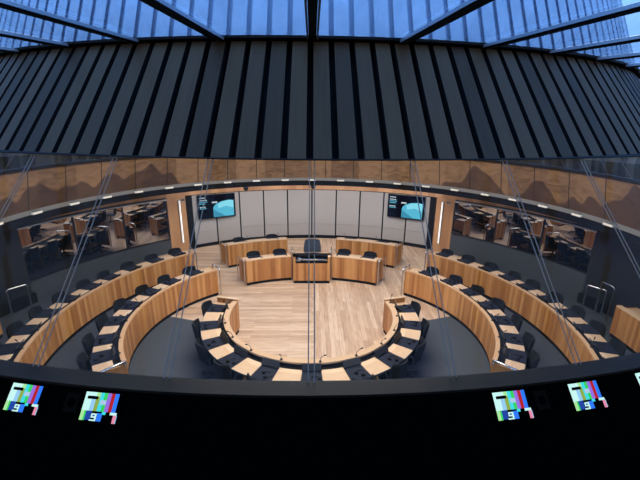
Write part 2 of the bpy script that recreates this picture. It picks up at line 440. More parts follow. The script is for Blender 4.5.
# ring beam, gallery slab soffit, timber bowl
b = MB(); b.arc([(6.9, 2.66), (6.9, 2.86), (7.02, 2.86), (7.02, 2.66)], -180, 180, 144, cap=False)
struct(b.build('trim_10', M['blackm']))
b = MB(); b.arc([(6.86, 2.86), (6.87, 2.97), (7.02, 2.97), (7.02, 2.86)], -180, 180, 144, cap=False)
struct(b.build('trim_11', M['ringgrey']))
b = MB(); b.arc([(7.02, 2.7), (8.65, 2.7)], -180, 180, 144, closed=False)
struct(b.build('ceiling_perimeter', M['soffit']))
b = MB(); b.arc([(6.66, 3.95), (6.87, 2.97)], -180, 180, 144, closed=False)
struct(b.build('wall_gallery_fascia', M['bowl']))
# gallery floor, lining and rim
b = MB(); b.arc([(6.9, 3.1), (11.2, 3.1)], -180, 180, 120, closed=False)
struct(b.build('floor_gallery', M['console']))
b = MB(); b.arc([(11.2, 3.1), (11.0, 3.9), (11.25, 4.7), (10.9, 5.7)], -180, 180, 144, closed=False)
struct(b.build('wall_gallery', M['cedar']))
b = MB(); b.arc([(6.62, 3.93), (6.62, 4.01), (6.715, 4.012), (6.715, 3.93)], -180, 180, 180, cap=False)
struct(b.build('trim_12', M['rim']))
# visitors' console sloping down from the rim towards the gallery seats
CS = [(6.715, 4.0), (7.06, 3.60), (7.06, 3.1), (6.72, 3.1)]
o = None
b = MB(); b.arc(CS, -70, 70, 90); o = centred(b.build('gallery_console', M['console']))
tag(o, 'black sloping console running along the near gallery rim under the glass', 'console')

# ------------------------------------------------------------------ funnel
cone = thing('slatted_funnel', 'large dark slatted timber funnel hanging over the chamber, under the blue roof glass', 'funnel', (0, 0, 4.86))
DTH = 1.67226; TH0 = -.1536
NB = 215
b = MB()
RB, ZB, RT, ZT = 5.60, 4.862, 5.03, 5.63
dth = 360/NB
for k in range(-54, NB-54):
    a0 = R(TH0 + (k+.14)*dth); a1 = R(TH0 + (k+.86)*dth)
    lay = []
    for a in (a0, a1):
        lay.append([(r*sin(a), -r*cos(a), z) for r, z in ((RB, ZB), (RT, ZT), (RT-.08, ZT), (RB-.08, ZB-.0))])
    p, q = lay; off = random.random()*20
    wB = RB*(a1-a0)
    b.face([p[0], q[0], q[1], p[1]], [(off, 0), (off+wB, 0), (off+wB, .96), (off, .96)], M['slat'])
    b.face([p[3], q[3], q[0], p[0]], [(off, 0), (off+wB, 0), (off+wB, .05), (off, .05)], M['slat'])
    b.face([p[3], p[0], p[1], p[2]], m=M['blackm'])  # slat sides coloured black to paint the shade inside the gaps
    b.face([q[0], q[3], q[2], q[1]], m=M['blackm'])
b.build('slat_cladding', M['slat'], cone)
b = MB(); b.arc([(RB-.13, ZB-.02), (RT-.13, ZT+.02)], -180, 180, 120, closed=False)
b.build('backing', M['blackm'], cone)
b = MB(); b.arc([(RT-.14, ZT+.012), (RT-.14, ZT+.03), (RT+.05, ZT+.03), (RT+.05, ZT+.012)], -180, 180, 144, cap=False)
b.build('top_ring', M['blackm'], cone)
# upper cladding above the roof glass, blue daylight painted into its colours
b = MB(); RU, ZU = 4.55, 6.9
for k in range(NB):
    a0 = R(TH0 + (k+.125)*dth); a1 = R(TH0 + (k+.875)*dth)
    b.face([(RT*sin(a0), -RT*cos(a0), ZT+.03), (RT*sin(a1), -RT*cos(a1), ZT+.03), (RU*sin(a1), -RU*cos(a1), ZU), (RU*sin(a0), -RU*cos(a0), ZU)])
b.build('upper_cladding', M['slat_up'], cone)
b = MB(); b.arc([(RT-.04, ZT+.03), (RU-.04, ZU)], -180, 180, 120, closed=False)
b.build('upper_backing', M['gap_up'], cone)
# lantern cap closing the funnel
b = MB(); b.arc([(RU-.02, ZU), (.02, ZU+.4)], -180, 180, 96, closed=False)
struct(b.build('ceiling_lantern', M['soffit']))

# ------------------------------------------------------------------ roof glass and beams
b = None
first = None
NWIN = 3
for k in range(48):
    a = k*7.5+3.75
    if first is None:
        b = MB(); b.arc([(RT+.05, ZT+.03), (11.2, ZT+.03)], -3.70, 3.70, 6, closed=False)
        first = b.build('window_%d' % NWIN, M['roofglass']); o = first
    else:
        o = first.copy(); COL.objects.link(o); o.name = 'window_%d' % NWIN
    o.rotation_euler[2] = R(a); struct(o); NWIN += 1
beam_first = None
names = {0: 'dark roof beam running straight overhead above the middle of the funnel',
         1: 'dark roof beam just right of the central beam above the funnel', -1: 'dark roof beam just left of the central beam above the funnel',
         2: 'second dark roof beam right of the central one', -2: 'second dark roof beam left of the central one',
         3: 'third dark roof beam right of the central one', -3: 'third dark roof beam left of the central one',
         4: 'fourth dark roof beam right of the central one, near the corner', -4: 'fourth dark roof beam left of the central one'}
for k in (0, -1, 1, -2, 2, -3, 3, -4, 4, -5, 5, -6, 6):
    if beam_first is None:
        t = thing('roof_beam', names[0], 'beam', (0, 0, ZT), 0, 'radial roof beams under the blue glass')
        b = MB()
        b.box((0, -(RT+.04+11.2)/2, ZT+.006), (.05, 11.2-RT-.04, .03)); b.build('beam', M['beam'], t)
        b = MB()
        for sx in (-1, 1): b.box((sx*.034, -(RT+.04+11.2)/2, ZT+.010), (.012, 11.2-RT-.04, .02))
        b.build('edge_trim', M['beamedge'], t)
        beam_first = t
    else:
        if abs(k) <= 4: lab = names[k]
        else: lab = ('%s dark roof beam %s of the central one, beyond the frame edge' % (ORD[abs(k)-1], 'left' if k < 0 else 'right'))
        dup(beam_first, (0, 0, ZT), R(k*7.5), lab)

# ------------------------------------------------------------------ leaning glass screen round the chamber
NG = 66; st = 360/NG
gf = None
for k in range(NG):
    a = (k+.5)*st
    if gf is None:
        w = bpy.data.objects.new('window_%d' % NWIN, None); COL.objects.link(w); struct(w)
        gt, gb = (5.90, 4.889), (6.635, 4.012)
        d = R(st/2-.02)
        b = MB()
        n = 4
        rows = []
        for i in range(n+1):
            t = -d+2*d*i/n
            rows.append([(gt[0]*sin(t), -gt[0]*cos(t), gt[1]), (gb[0]*sin(t), -gb[0]*cos(t), gb[1])])
        b.grid(rows); b.build('pane', M['glass'], w)
        for sg in (-1, 1):
            b = MB()
            t = d*sg
            off = Vector((-sg*.011, 0, 0))
            b.tube([Vector((gt[0]*sin(t), -gt[0]*cos(t), gt[1]))+off, Vector((gb[0]*sin(t), -gb[0]*cos(t), gb[1]))+off],  .0028, 6)
            b.build('edge_strip', M['steel'], w)
        gf = w; w.rotation_euler[2] = R(a)
    else:
        o = dup(gf, (0, 0, 0), R(a)); o.name = 'window_%d' % NWIN
    NWIN += 1
b = MB(); b.arc([(5.55, 4.853), (5.55, 4.862), (5.92, 4.893), (5.92, 4.888)], -180, 180, 144, cap=False)
struct(b.build('trim_13', M['blackm']))

# ------------------------------------------------------------------ gallery screens and speakers
SC = {k: emis('bar '+k, c, s) for k, (c, s) in dict(
    white=((.62, 1, .96), .95), pale=((.35, .68, 1), .9), olive=((.36, .55, .10), .75), cyan=((.06, .80, .90), .9), green=((.05, .75, .14), .85),
    lilac=((.34, .18, .85), .9), red=((.50, .02, .03), .9), blue=((.03, .20, .95), 1.0), black=((.001, .001, .002), 1), yellow=((.45, .9, .4), .9),
    navy=((.02, .07, .42), .9), pink=((.9, .3, .45), .9), mist=((.45, .66, .9), .9)).items()}
def console_screen(az, label):
    # local frame: +X right (seen from gallery), slope goes down towards the visitor (-Y)
    W, H = .148, .108
    rt_, zt_ = CS[0]; rb_, zb_ = CS[1]
    L = math.hypot(rb_-rt_, zb_-zt_); dr, dz = (rb_-rt_)/L, (zb_-zt_)/L
    r0, z0 = rt_+dr*.012, zt_+dz*.012
    nr, nz = -dz, dr      # outward normal of the slope (toward visitor and up)
    t = thing('control_screen', label, 'screen', (0, 0, 0), R(az), 'colour bar screens set in the gallery console')
    def P(u, v, h):       # u across -.5..1.1, v down 0..1
        return ((u-.5)*W, -(r0+dr*v*H+nr*h), z0+dz*v*H+nz*h)
    loc = P(.5, .5, 0); c = cos(R(az)); s_ = sin(R(az))
    t.location = (loc[0]*c-loc[1]*s_, loc[0]*s_+loc[1]*c, loc[2])
    def Q(u, v, h): p = P(u, v, h); return (p[0]-loc[0], p[1]-loc[1], p[2]-loc[2])
    b = MB()
    u0, u1, v0, v1 = -.06, 1.14, -.05, 1.08
    for h0, h1 in ((0, .004),):
        A = [Q(u0, v0, h0), Q(u1, v0, h0), Q(u1, v1, h0), Q(u0, v1, h0)]; B_ = [Q(u0, v0, h1), Q(u1, v0, h1), Q(u1, v1, h1), Q(u0, v1, h1)]
        b.face(B_)
        for i in range(4): b.face([A[i], A[(i+1) % 4], B_[(i+1) % 4], B_[i]])
    b.build('bezel', M['console'], t, world=False)
    b = MB()
    def cell(u0, u1, v0, v1, m, h=.005):
        b.face([Q(u0, v0, h), Q(u0, v1, h), Q(u1, v1, h), Q(u1, v0, h)], m=SC[m])
    cols = [(0, .21, 'white'), (.21, .335, 'pale'), (.335, .45, 'olive'), (.45, .56, 'cyan'), (.56, .66, 'green'), (.66, .775, 'lilac'), (.775, .88, 'red'), (.88, 1, 'blue')]
    for a0, a1, m in cols: cell(a0, a1, 0, .66, m)
    cell(.21, .335, 0, .13, 'white', .0055); cell(.335, .45, 0, .16, 'yellow', .0055)
    cell(.08, .40, .14, .25, 'black', .006)
    cell(.49, .66, .26, .42, 'mist', .006); cell(.45, .56, .42, .66, 'cyan', .006)
    cell(0, .10, .66, 1, 'yellow'); cell(.10, .15, .66, 1, 'green')
    cell(.15, .32, .66, .98, 'navy'); cell(.32, .36, .66, .74, 'black')
    # numeral 9 in white on blue
    cell(.33, .49, .74, .79, 'white', .006); cell(.33, .37, .74, .88, 'white', .006); cell(.33, .49, .84, .89, 'white', .006)
    cell(.44, .49, .74, 1.0, 'white', .006); cell(.30, .49, .95, 1.0, 'white', .006); cell(.37, .44, .79, .84, 'navy', .0055)
    cell(.49, .64, .72, 1, 'blue')
    cell(.62, .73, .66, .76, 'cyan')
    # numeral 7 at the right
    cell(.86, 1.06, .66, .75, 'white', .006); cell(.97, 1.06, .75, 1.03, 'pink', .006); cell(1.03, 1.08, .75, 1.03, 'pale', .0058)
    b.build('display', None, t, world=False)
    return t
for az, lab in ((-10.45, 'lit colour bar screen at the far left of the black gallery console'),
                (-7.45, 'lit colour bar screen second from the left on the black gallery console'),
                (7.2, 'lit colour bar screen right of centre, beside a dark speaker plate'),
                (10.3, 'lit colour bar screen near the right end of the gallery console'),
                (13.45, 'lit colour bar screen cut off by the right edge of the photo')):
    console_screen(az, lab)
for az, lab in ((-8.55, 'dark speaker plate left of the second colour bar screen'), (8.45, 'dark speaker plate right of the third colour bar screen')):
    rt_, zt_ = CS[0]; rb_, zb_ = CS[1]; L = math.hypot(rb_-rt_, zb_-zt_); dr, dz = (rb_-rt_)/L, (zb_-zt_)/L
    t = thing('speaker_plate', lab, 'speaker', pol(rt_+dr*.06, az, zt_+dz*.06), R(az), 'speaker plates in the gallery console')
    tl = math.atan2(-dz, dr)
    b = MB(); b.box((0, 0, .0), (.06, .075, .006), tilt=tl); b.build('plate', M['speaker'], t, world=False)
    b = MB(); b.lathe((0, 0, 0), [(.018, 0), (.018, .0045), (.012, .006)], 16)
    o = b.build('grille', M['console'], t, world=False); o.rotation_euler[0] = tl

# ------------------------------------------------------------------ ring light fittings
f0 = None
LA = [-95, -100.3, -108.6, -117.2, -125.9, -134.7, -143.4, -152.6, -161.8, -171.2, 180, 170.5, 161, 152, 142.9, 134, 124.9, 116.9, 108.6, 99.7, 91.7]
LA = [-90, -99.3] + LA[2:]
for i, a in enumerate(LA):
    lab = '%s small pale spotlight along the dark ring, counted from its left end' % ORD[i]
    if f0 is None:
        f0 = thing('ring_spotlight', lab, 'light fitting', pol(6.84, a, 2.86), R(a), 'spotlights along the gallery ring')
        b = MB(); b.box((0, .03, .032), (.27, .07, .055)); b.build('lens', M['fitting'], f0, world=False, bevel=.008)
        b = MB(); b.box((0, .03, .075), (.20, .07, .03)); b.build('housing', M['ringgrey'], f0, world=False)
        f0.rotation_euler = (0, 0, R(a))
    else:
        dup(f0, pol(6.84, a, 2.86), R(a), lab)
for a, lab in ((-158.5, 'black dome camera under the ring left of centre'), (179.6, 'black dome camera under the ring at the centre')):
    t = thing('dome_camera', lab, 'camera', pol(6.93, a, 2.60), R(a), 'dome cameras under the ring')
    b = MB(); b.lathe((0, 0, 0), [(.0, -.09), (.05, -.08), (.085, -.04), (.095, 0), (.095, .03)], 16); b.build('dome', M['black'], t, world=False)
    b = MB(); b.lathe((0, 0, 0), [(.105, .03), (.105, .062)], 16); b.build('mount', M['tvframe'], t, world=False)

# strip lamps and plaques on the oak jambs
for sg, side in ((-1, 'left'), (1, 'right')):
    a = sg*141.8
    t = thing('strip_lamp', 'tall white strip lamp on the %s oak wall panel' % side, 'lamp', pol(RW-.02, a, .34), R(a))
    b = MB(); b.box((0, .025, .875), (.08, .05, 1.75)); b.build('housing', M['ringgrey'], t, world=False)
    b = MB(); b.box((0, .06, .875), (.06, .025, 1.72)); b.build('diffuser', M['strip'], t, world=False, bevel=.008)
    for k, dz in enumerate((2.14,)):
        pa = sg*142.9 if sg < 0 else sg*140.3
        t = thing('wall_plaque', 'small grey plaque at the top of the %s oak wall panel' % side, 'plaque', pol(RW-.03, pa, 2.03), R(pa))
        b = MB(); b.box((0, .005, .05), (.16, .012, .12)); b.build('plate', M['sensor'], t, world=False)
        b = MB(); b.box((-.035, .013, .05), (.05, .006, .08)); b.box((.035, .013, .05), (.05, .006, .08)); b.build('symbol', M['blackwall'], t, world=False)
# fix facing: local +Y of wall things must point to the axis; pol() rotation R(a) maps -Y outward, so +Y faces the axis

# ------------------------------------------------------------------ wall screens
TVM = dict(navy=emis('screen navy', (.005, .006, .012), 1), sky=emis('screen sky', (.10, .48, .66), 1.0), sky2=emis('screen pale sky', (.24, .70, .84), 1.0),
           sky3=emis('screen deep sky', (.05, .27, .42), 1.0), txt=emis('screen text', (.55, .60, .65), 1), txtb=emis('screen blue text', (.12, .45, .60), 1))
for sg, side, d0 in ((-1, 'left', 0), (1, 'right', 1)):
    a = sg*151.9
    t = thing('wall_screen', 'wide dark screen with text and a bright blue picture, %s end of grey wall' % side, 'screen', pol(RW-.13, a, 1.20), R(a)+PI)
    # local: +X to the viewer's right, -Y toward the axis
    b = MB(); b.box((0, .03, .5), (1.56, .06, 1.0)); b.build('bezel', M['tvframe'], t, world=False, bevel=.01)
    b = MB(); b.box((0, .09, .5), (.5, .06, .4)); b.build('bracket', M['blackm'], t, world=False)
    b = MB()
    def q(x0, x1, z0, z1, m, y=-.003): b.face([(x0, y, z0), (x1, y, z0), (x1, y, z1), (x0, y, z1)], m=TVM[m])
    q(-.75, .75, .03, .97, 'navy')
    # blue picture with a rounded top left corner
    pts = [(-.16, .05), (.70, .05), (.70, .70), (.50, .73), (.2, .69), (-.02, .61), (-.13, .50), (-.16, .42)]
    b.face([(x, -.005, z) for x, z in pts], m=TVM['sky'])
    b.face([(x, -.007, z) for x, z in [(.06, .40), (.38, .48), (.69, .38), (.69, .69), (.50, .72), (.2, .67), (.03, .58)]], m=TVM['sky2'])
    b.face([(x, -.007, z) for x, z in [(-.15, .06), (.34, .06), (.16, .17), (-.04, .29), (-.15, .38)]], m=TVM['sky3'])
    q(-.20, .02, .64, .70, 'txt', -.009)
    for z, w, m in ((.86, .26, 'txt'), (.76, .28, 'txt'), (.69, .30, 'txtb'), (.62, .24, 'txtb'), (.48, .22, 'txt'), (.42, .24, 'txtb')):
        x = -.70
        while x < -.70+w:
            l = random.uniform(.04, .08); q(x, x+l, z, z+.04, m, -.005); x += l+.012
    b.build('display', None, t, world=False)

# ------------------------------------------------------------------ desks
def arc_desk(name, label, ri, ro, a0, a1, ztop, zled, ledge=.14, cen=(0, 0), pads=(), padw=.43, steps=None, ends=(True, True), supports=(), chan=.06, flare=0., lm='oak_top'):
    am = (a0+a1)/2
    piv = (a1, ri, flare) if flare else None
    steps = steps or max(6, int(abs(a1-a0)/2.2))
    root = thing(name, label, 'desk', pol((ri+ro)/2, am, 0, cen), 0)
    z0 = .008
    b = MB(); b.arc([(ri+.012, z0), (ri+.012, .10), (ri+.04, .10), (ri+.04, z0)], a0, a1, steps, cen, piv=piv); b.build('kickboard', M['blackm'], root)
    b = MB(); b.arc([(ri, .10), (ri, zled-.035), (ri+.03, zled-.035), (ri+.03, .10)], a0, a1, steps, cen, piv=piv); b.build('front_panel', M['oak'], root)
    b = MB(); b.arc([(ri-.012, zled-.035), (ri-.012, zled), (ri+ledge, zled), (ri+ledge, zled-.035)], a0, a1, steps, cen, piv=piv); b.build('ledge', M[lm], root)
    b = MB(); b.arc([(ri+ledge-.03, ztop-.03), (ri+ledge-.03, zled-.035), (ri+ledge-.01, zled-.035), (ri+ledge+.004, ztop+.003), (ri+ledge+chan, ztop+.003), (ri+ledge+chan, ztop-.03)], a0, a1, steps, cen, piv=piv); b.build('ledge_back', M['blackm'], root)
    b = MB(); b.arc([(ri+.03, ztop-.04), (ri+.03, ztop), (ro, ztop), (ro, ztop-.04)], a0, a1, steps, cen, piv=piv); b.build('worktop', M['oak_top'], root)
    b = MB(); b.arc([(ro-.005, ztop-.042), (ro-.005, ztop-.002), (ro+.012, ztop-.002), (ro+.012, ztop-.042)], a0, a1, steps, cen, piv=piv); b.build('edge_band', M['black'], root)
    rm = (ri+ledge+ro)/2
    for p in pads:
        h = math.degrees(padw/2/rm)
        b = MB(); b.arc([(ri+ledge-.008, ztop), (ri+ledge-.008, ztop+.006), (ro+.014, ztop+.006), (ro+.014, ztop)], p-h, p+h, 5, cen)
        b.build('desk_pad', M['pad'], root)
    for (a, on) in zip((a0, a1), ends):
        if not on: continue
        da = math.degrees(.02/ri)*(1 if a == min(a0, a1) else -1)
        b = MB(); b.arc([(ri-.005, .10), (ri-.005, zled+.002), (ri+ledge+.01, zled+.002), (ri+ledge+.03, ztop+.01), (ro-.02, ztop+.01), (ro-.02, .10)], a-da*.6, a+da, 2, cen, piv=piv)
        b.build('end_panel', M['oak'], root)
    for a in supports:
        da = math.degrees(.0125/ri)
        b = MB(); b.arc([(ri+.08, z0), (ri+.08, ztop-.04), (ro-.10, ztop-.04), (ro-.10, z0)], a-da, a+da, 1, cen); b.build('support_panel', M['oak'], root)
    return root

HS = [-94.8, -75, -57, -38.9, -20, .2, 20, 38.9, 56.5, 75, 94.2]
HC = (0, -.12); HS = [math.degrees(math.atan2(pol(2.35, a)[0], -(pol(2.35, a)[1]+.12))) for a in HS]
arc_desk('horseshoe_desk', 'continuous inner horseshoe oak desk with eleven navy inlays around the pale floor', 1.88, 2.48, -105.3, 105.3, .77, .87, .115, HC, chan=.07, lm='oak_lip2',
         pads=HS, padw=.37, steps=84, ends=(False, False), supports=[(HS[i]+HS[i+1])/2 for i in range(10)])
# raised end cheeks of the horseshoe belong to it
hs = [o for o in COL.objects if o.name == 'horseshoe_desk'][0]
for sg in (-1, 1):
    b = MB(); b.arc([(1.88, .10), (1.88, .90), (2.43, .90), (2.43, .10)], sg*105.3, sg*106.5, 2, HC); ep = b.build('end_panel', M['oak'], hs)
    b = MB(); b.arc([(1.87, .90), (1.87, .92), (2.44, .92), (2.44, .90)], sg*104.9, sg*106.7, 2, HC); b.build('end_cap', M['oak_top'], ep)
A2 = [66, 74.6, 84.7, 94.4, 104.6, 114.5, 125.2]
A3 = [69.4, 76.2, 83.0, 89.8, 96.7, 103.9, 110.2, 117.2, 124.7, 132.2]
def recentre(cx, cy, r, angs):
    out = []
    for a in angs:
        p = pol(r, a); out.append(math.degrees(math.atan2(p[0]-cx, -(p[1]-cy))))
    return out
C2 = (.80, -.06); C3 = (.36, .06)             # arc centres of the right hand rows; mirrored on the left
A2 = recentre(*C2, 4.6, A2); A3 = recentre(*C3, 6.38, A3)
for sg, side in ((-1, 'left'), (1, 'right')):
    d2 = (sg*C2[0], C2[1]); d3 = (sg*C3[0], C3[1])
    arc_desk('curved_desk', 'long curved oak desk of the middle row on the %s side' % side, 3.25, 3.78, sg*53.5, sg*141.4, .77, .84, .07, d2, chan=.13, lm='oak_lip',
             pads=[sg*a for a in A2], padw=.43, supports=[sg*(a+b_)/2 for a, b_ in zip(A2, A2[1:])])
    arc_desk('curved_desk', 'long curved oak desk of the outer row on the %s side, near the dark wall' % side, 5.45, 5.97, sg*60, sg*138, .75, .80, .07, d3, chan=.12, lm='oak_lip',
             pads=[sg*a for a in A3], padw=.43, supports=[sg*(a+b_)/2 for a, b_ in zip(A3, A3[1:])])
    arc_desk('curved_desk', 'short oak desk against the black wall at the %s frame edge' % side, 7.50, 8.05, sg*70, sg*91.3, .78, .86, .11,
             pads=[sg*86.5, sg*80, sg*73.5], padw=.43)
    # far benches beside the presiding desk
    e = 180-sg*0
    c1 = (0, -.82); ra = math.degrees(math.asin(.67/4.5)); rb = math.degrees(math.asin(2.07/4.5))
    arc_desk('bench_desk', 'two-seat oak bench desk beside the presiding desk on its %s' % side, 4.50, 5.05, 180-sg*rb, 180-sg*ra, .78, .87, .12, c1,
             pads=[180-sg*12.4, 180-sg*22.5], padw=.42, flare=.08)
    c2 = (0, -.27); ra = math.degrees(math.asin(.92/5.8)); rb = math.degrees(math.asin(2.98/5.8))
    arc_desk('bench_desk', 'oak bench desk behind the front bench, by the grey wall on the %s' % side, 5.80, 6.35, 180-sg*rb, 180-sg*ra, .79, .89, .12, c2,
             pads=[180-sg*14, 180-sg*25.4], padw=.42, flare=.06)

# presiding desk
t = thing('presiding_desk', 'central oak presiding desk with a black recess holding the silver mace', 'desk', (0, 3.85, 0))
X = .60; Y0, Y1 = 3.37, 4.20
b = MB(); b.box((0, Y0+.035, .05), (2*X-.03, .05, .10)); b.build('kickboard', M['blackm'], t)
b = MB()
b.box((0, Y0+.02, .405), (2*X, .04, .61))                               # below the recess
for sg in (-1, 1): b.box((sg*(X-.04), Y0+.02, .815), (.08, .04, .21))
b.build('front_panel', M['oak'], t)
b = MB()
b.box((0, Y0+.12, .845), (2*X-.16, .02, .27)); b.box((0, Y0+.06, .717), (2*X-.16, .12, .014)); b.box((0, Y0+.06, .975), (2*X-.16, .12, .014)); b.box((X-.086, Y0+.06, .845), (.012, .12, .26)); b.box((-X+.086, Y0+.06, .845), (.012, .12, .26)); b.build('mace_recess', M['blackm'], t)
b = MB(); b.box((0, Y0+.235, .93), (2*X+.02, .21, .02))
for sg in (-1, 1): b.box((sg*(X-.035), Y0+.06, .93), (.09, .14, .02)); b.build('ledge', M['oak_top'], t, bevel=.004)
b = MB(); b.box((0, (Y0+Y1)/2+.05, .78), (2*X, Y1-Y0-.1, .04)); b.build('worktop', M['oak_top'], t, bevel=.004)
for sg in (-1, 1):
    b = MB(); b.box((sg*(X-.0125), (Y0+Y1)/2+.03, .45), (.025, Y1-Y0-.08, .70)); b.build('side_panel', M['oak'], t)
b = MB(); b.box((0, Y1-.22, .803), (.5, .34, .006)); b.build('desk_pad', M['pad'], t)
# the mace lying in its recess
t = thing('ceremonial_mace', 'silver ceremonial mace lying in the black recess of the presiding desk', 'mace', (0, Y0+.05, .82))
b = MB(); b.lathe((0, Y0+.05, .82), [(.018, -.30), (.024, -.28), (.020, -.1), (.026, 0), (.020, .1), (.022, .34), (.034, .36), (.03, .40), (.0, .43)], 12, axis='X'); b.build('shaft', M['silver'], t)
b = MB(); b.lathe((0, Y0+.05, .82), [(.0, -.47), (.03, -.46), (.055, -.42), (.062, -.37), (.045, -.33), (.022, -.29)], 14, axis='X')
for k in range(6):
    a = k*PI/3; b.tube([(-.33, Y0+.05+.03*sin(a), .82+.03*cos(a)), (-.40, Y0+.05+.07*sin(a), .82+.07*cos(a)), (-.48, Y0+.05+.05*sin(a), .82+.05*cos(a))], .008, 6)
b.build('head', M['silver'], t)
b = MB(); b.lathe((0, Y0+.05, .82), [(.027, .10), (.032, .12), (.027, .14)], 12, axis='X'); b.build('collar', M['gold'], t)
for x in (-.2, .26):
    b = MB(); b.box((x, Y0+.05, .762), (.03, .05, .075)); b.build('cradle', M['black'], t)

# ------------------------------------------------------------------ chairs
def rr(w, d, r, n=4):
    """rounded rectangle outline"""
    out = []
    for cx, cy, a0 in ((w/2-r, d/2-r, 0), (-w/2+r, d/2-r, 90), (-w/2+r, -d/2+r, 180), (w/2-r, -d/2+r, 270)):
        for k in range(n+1):
            a = R(a0+90*k/n); out.append((cx+r*cos(a), cy+r*sin(a)))
    return out
def make_chair(name, label, back_h=.42, back_w=.47, arm=True, fab='fabric', star=True):
    t = thing(name, label, 'chair')            # sits facing +Y
    # seat cushion
    b = MB(); rows = []
    for s_, z in ((.86, .405), (.98, .42), (1, .445), (.97, .475), (.80, .487)):
        rows.append([(x*s_, y*s_, z - .012*(1 if False else 0)) for x, y in rr(.48, .47, .10)])
    b.grid(rows, smooth=True, closed=True); b.face(rows[0][::-1]); b.face(rows[-1], smooth=True)
    b.build('seat', M[fab], t, world=False)
    # curved tapering backrest
    b = MB(); n = 8; hs_ = [0, .06, .14, .24, .32, .38, .41, .42]
    ws = [.38, .45, .49, .48, .455, .43, .41, .37]
    front = []; back = []
    for h, w in zip(hs_, ws):
        hh = h/.42*back_h; ww = w/.47*back_w
        fr = []; bk = []
        for j in range(n+1):
            u = -1+2*j/n; x = u*ww/2
            wrap = .085*(u*u)
            y = -.245 - .16*hh + wrap
            th = .055*(1-.55*abs(u)**3)*(1 if 0 < h < .41 else .6)
            fr.append((x, y+.0, .45+hh)); bk.append((x, y-th, .45+hh))
        front.append(fr); back.append(bk)
    rows = [f + bk[::-1] for f, bk in zip(front, back)]
    b.grid(rows, smooth=True, closed=True); b.face(rows[0][::-1]); b.face(rows[-1], smooth=True)
    b.build('backrest', M[fab], t, world=False)
    if arm:
        for sg in (-1, 1):
            b = MB()
            b.tube([(sg*.20, -.16, .43), (sg*.275, -.17, .47), (sg*.285, -.19, .58), (sg*.283, -.16, .645), (sg*.28, -.02, .655), (sg*.275, .10, .645), (sg*.27, .125, .625)],
                   [.018, .018, .018, .022, .026, .024, .014], 8)
            b.build('armrest', M['shell'], t, world=False)
    b = MB(); b.lathe((0, 0, 0), [(.03, .10), (.03, .25), (.022, .26), (.022, .37), (.10, .38), (.12, .408)], 12); b.build('gas_column', M['black'], t, world=False)
    if star:
        b = MB(); b.lathe((0, 0, 0), [(.045, .07), (.05, .10), (.04, .125)], 12)
        for k in range(5):
            a = 2*PI*k/5+.3
            b.tube([(.03*cos(a), .03*sin(a), .105), (.16*cos(a), .16*sin(a), .088), (.285*cos(a), .285*sin(a), .07)], [.024, .02, .015], 6)
        sb = b.build('star_base', M['shell'], t, world=False)
        for k in range(5):
            a = 2*PI*k/5+.3
            b = MB(); b.lathe((0, 0, 0), [(.012, -.022), (.028, -.018), (.028, .018), (.012, .022)], 10, axis='X')
            o = b.build('caster', M['black'], sb, world=False); o.location = (.285*cos(a), .285*sin(a), .0365); o.rotation_euler[2] = a
    return t
CH = make_chair('swivel_chair', 'x')
used = [False]
def place_chair(r, a, label, group, cen=(0, 0), jit=0., proto=None):
    loc = pol(r, a, .0085, cen); rz = R(a)+R(random.uniform(-jit, jit))
    if not used[0]:
        used[0] = True; CH.location = loc; CH.rotation_euler = (0, 0, rz); CH['label'] = label; CH['group'] = group; return CH
    return dup(CH, loc, rz, label, group)
# chair faces the axis: local +Y -> toward axis for position at angle a  (rotation R(a) maps -Y outward)
cnt = len(HS)
for i, a in enumerate(HS):
    lab = 'black swivel chair at the inner horseshoe desk, %s seat from its left end' % ORD[i]
    place_chair(2.31, a, lab, 'chairs around the horseshoe desk', HC, jit=8)
for sg, side in ((-1, 'left'), (1, 'right')):
    for i, a in enumerate(reversed(A2)):
        place_chair(3.66, sg*a, 'black swivel chair of the %s middle row, %s from the far aisle end' % (side, ORD[i]), 'chairs of the %s middle row' % side, (sg*C2[0], C2[1]), jit=8)
    for i, a in enumerate(reversed(A3)):
        place_chair(5.81, sg*a, 'black swivel chair of the %s outer row, %s from the far aisle end' % (side, ORD[i]), 'chairs of the %s outer row' % side, (sg*C3[0], C3[1]), jit=8)
    for i, a in enumerate((86.5, 80)):
        place_chair(7.92, sg*a, 'black chair at the %s short desk by the black wall, %s from its far end' % (side, ORD[i]), 'chairs at the %s short desk' % side)
    inner = 'right' if sg < 0 else 'left'
    for k, (ang, rad, pos) in enumerate(((22.5, 4.96, 'outer'), (12.4, 4.96, 'inner'))):
        place_chair(rad, 180-sg*ang, 'black chair at the front bench on the %s, the %s of its pair' % (side, pos), 'chairs at the front benches', (0, -.82), 6)
    if sg < 0:
        for ang, pos in ((25.4, 'outer'), (14., 'inner')):
            place_chair(6.24, 180-sg*ang, 'black chair at the rear %s bench by the grey wall, the %s of its pair' % (side, pos), 'chairs at the rear benches', (0, -.27), 5)
t = make_chair('presiding_chair', 'large high-backed dark blue chair behind the central presiding desk', .62, .60, True, 'leather')
t.location = (.02, 4.5, .0); t.rotation_euler = (0, 0, PI)

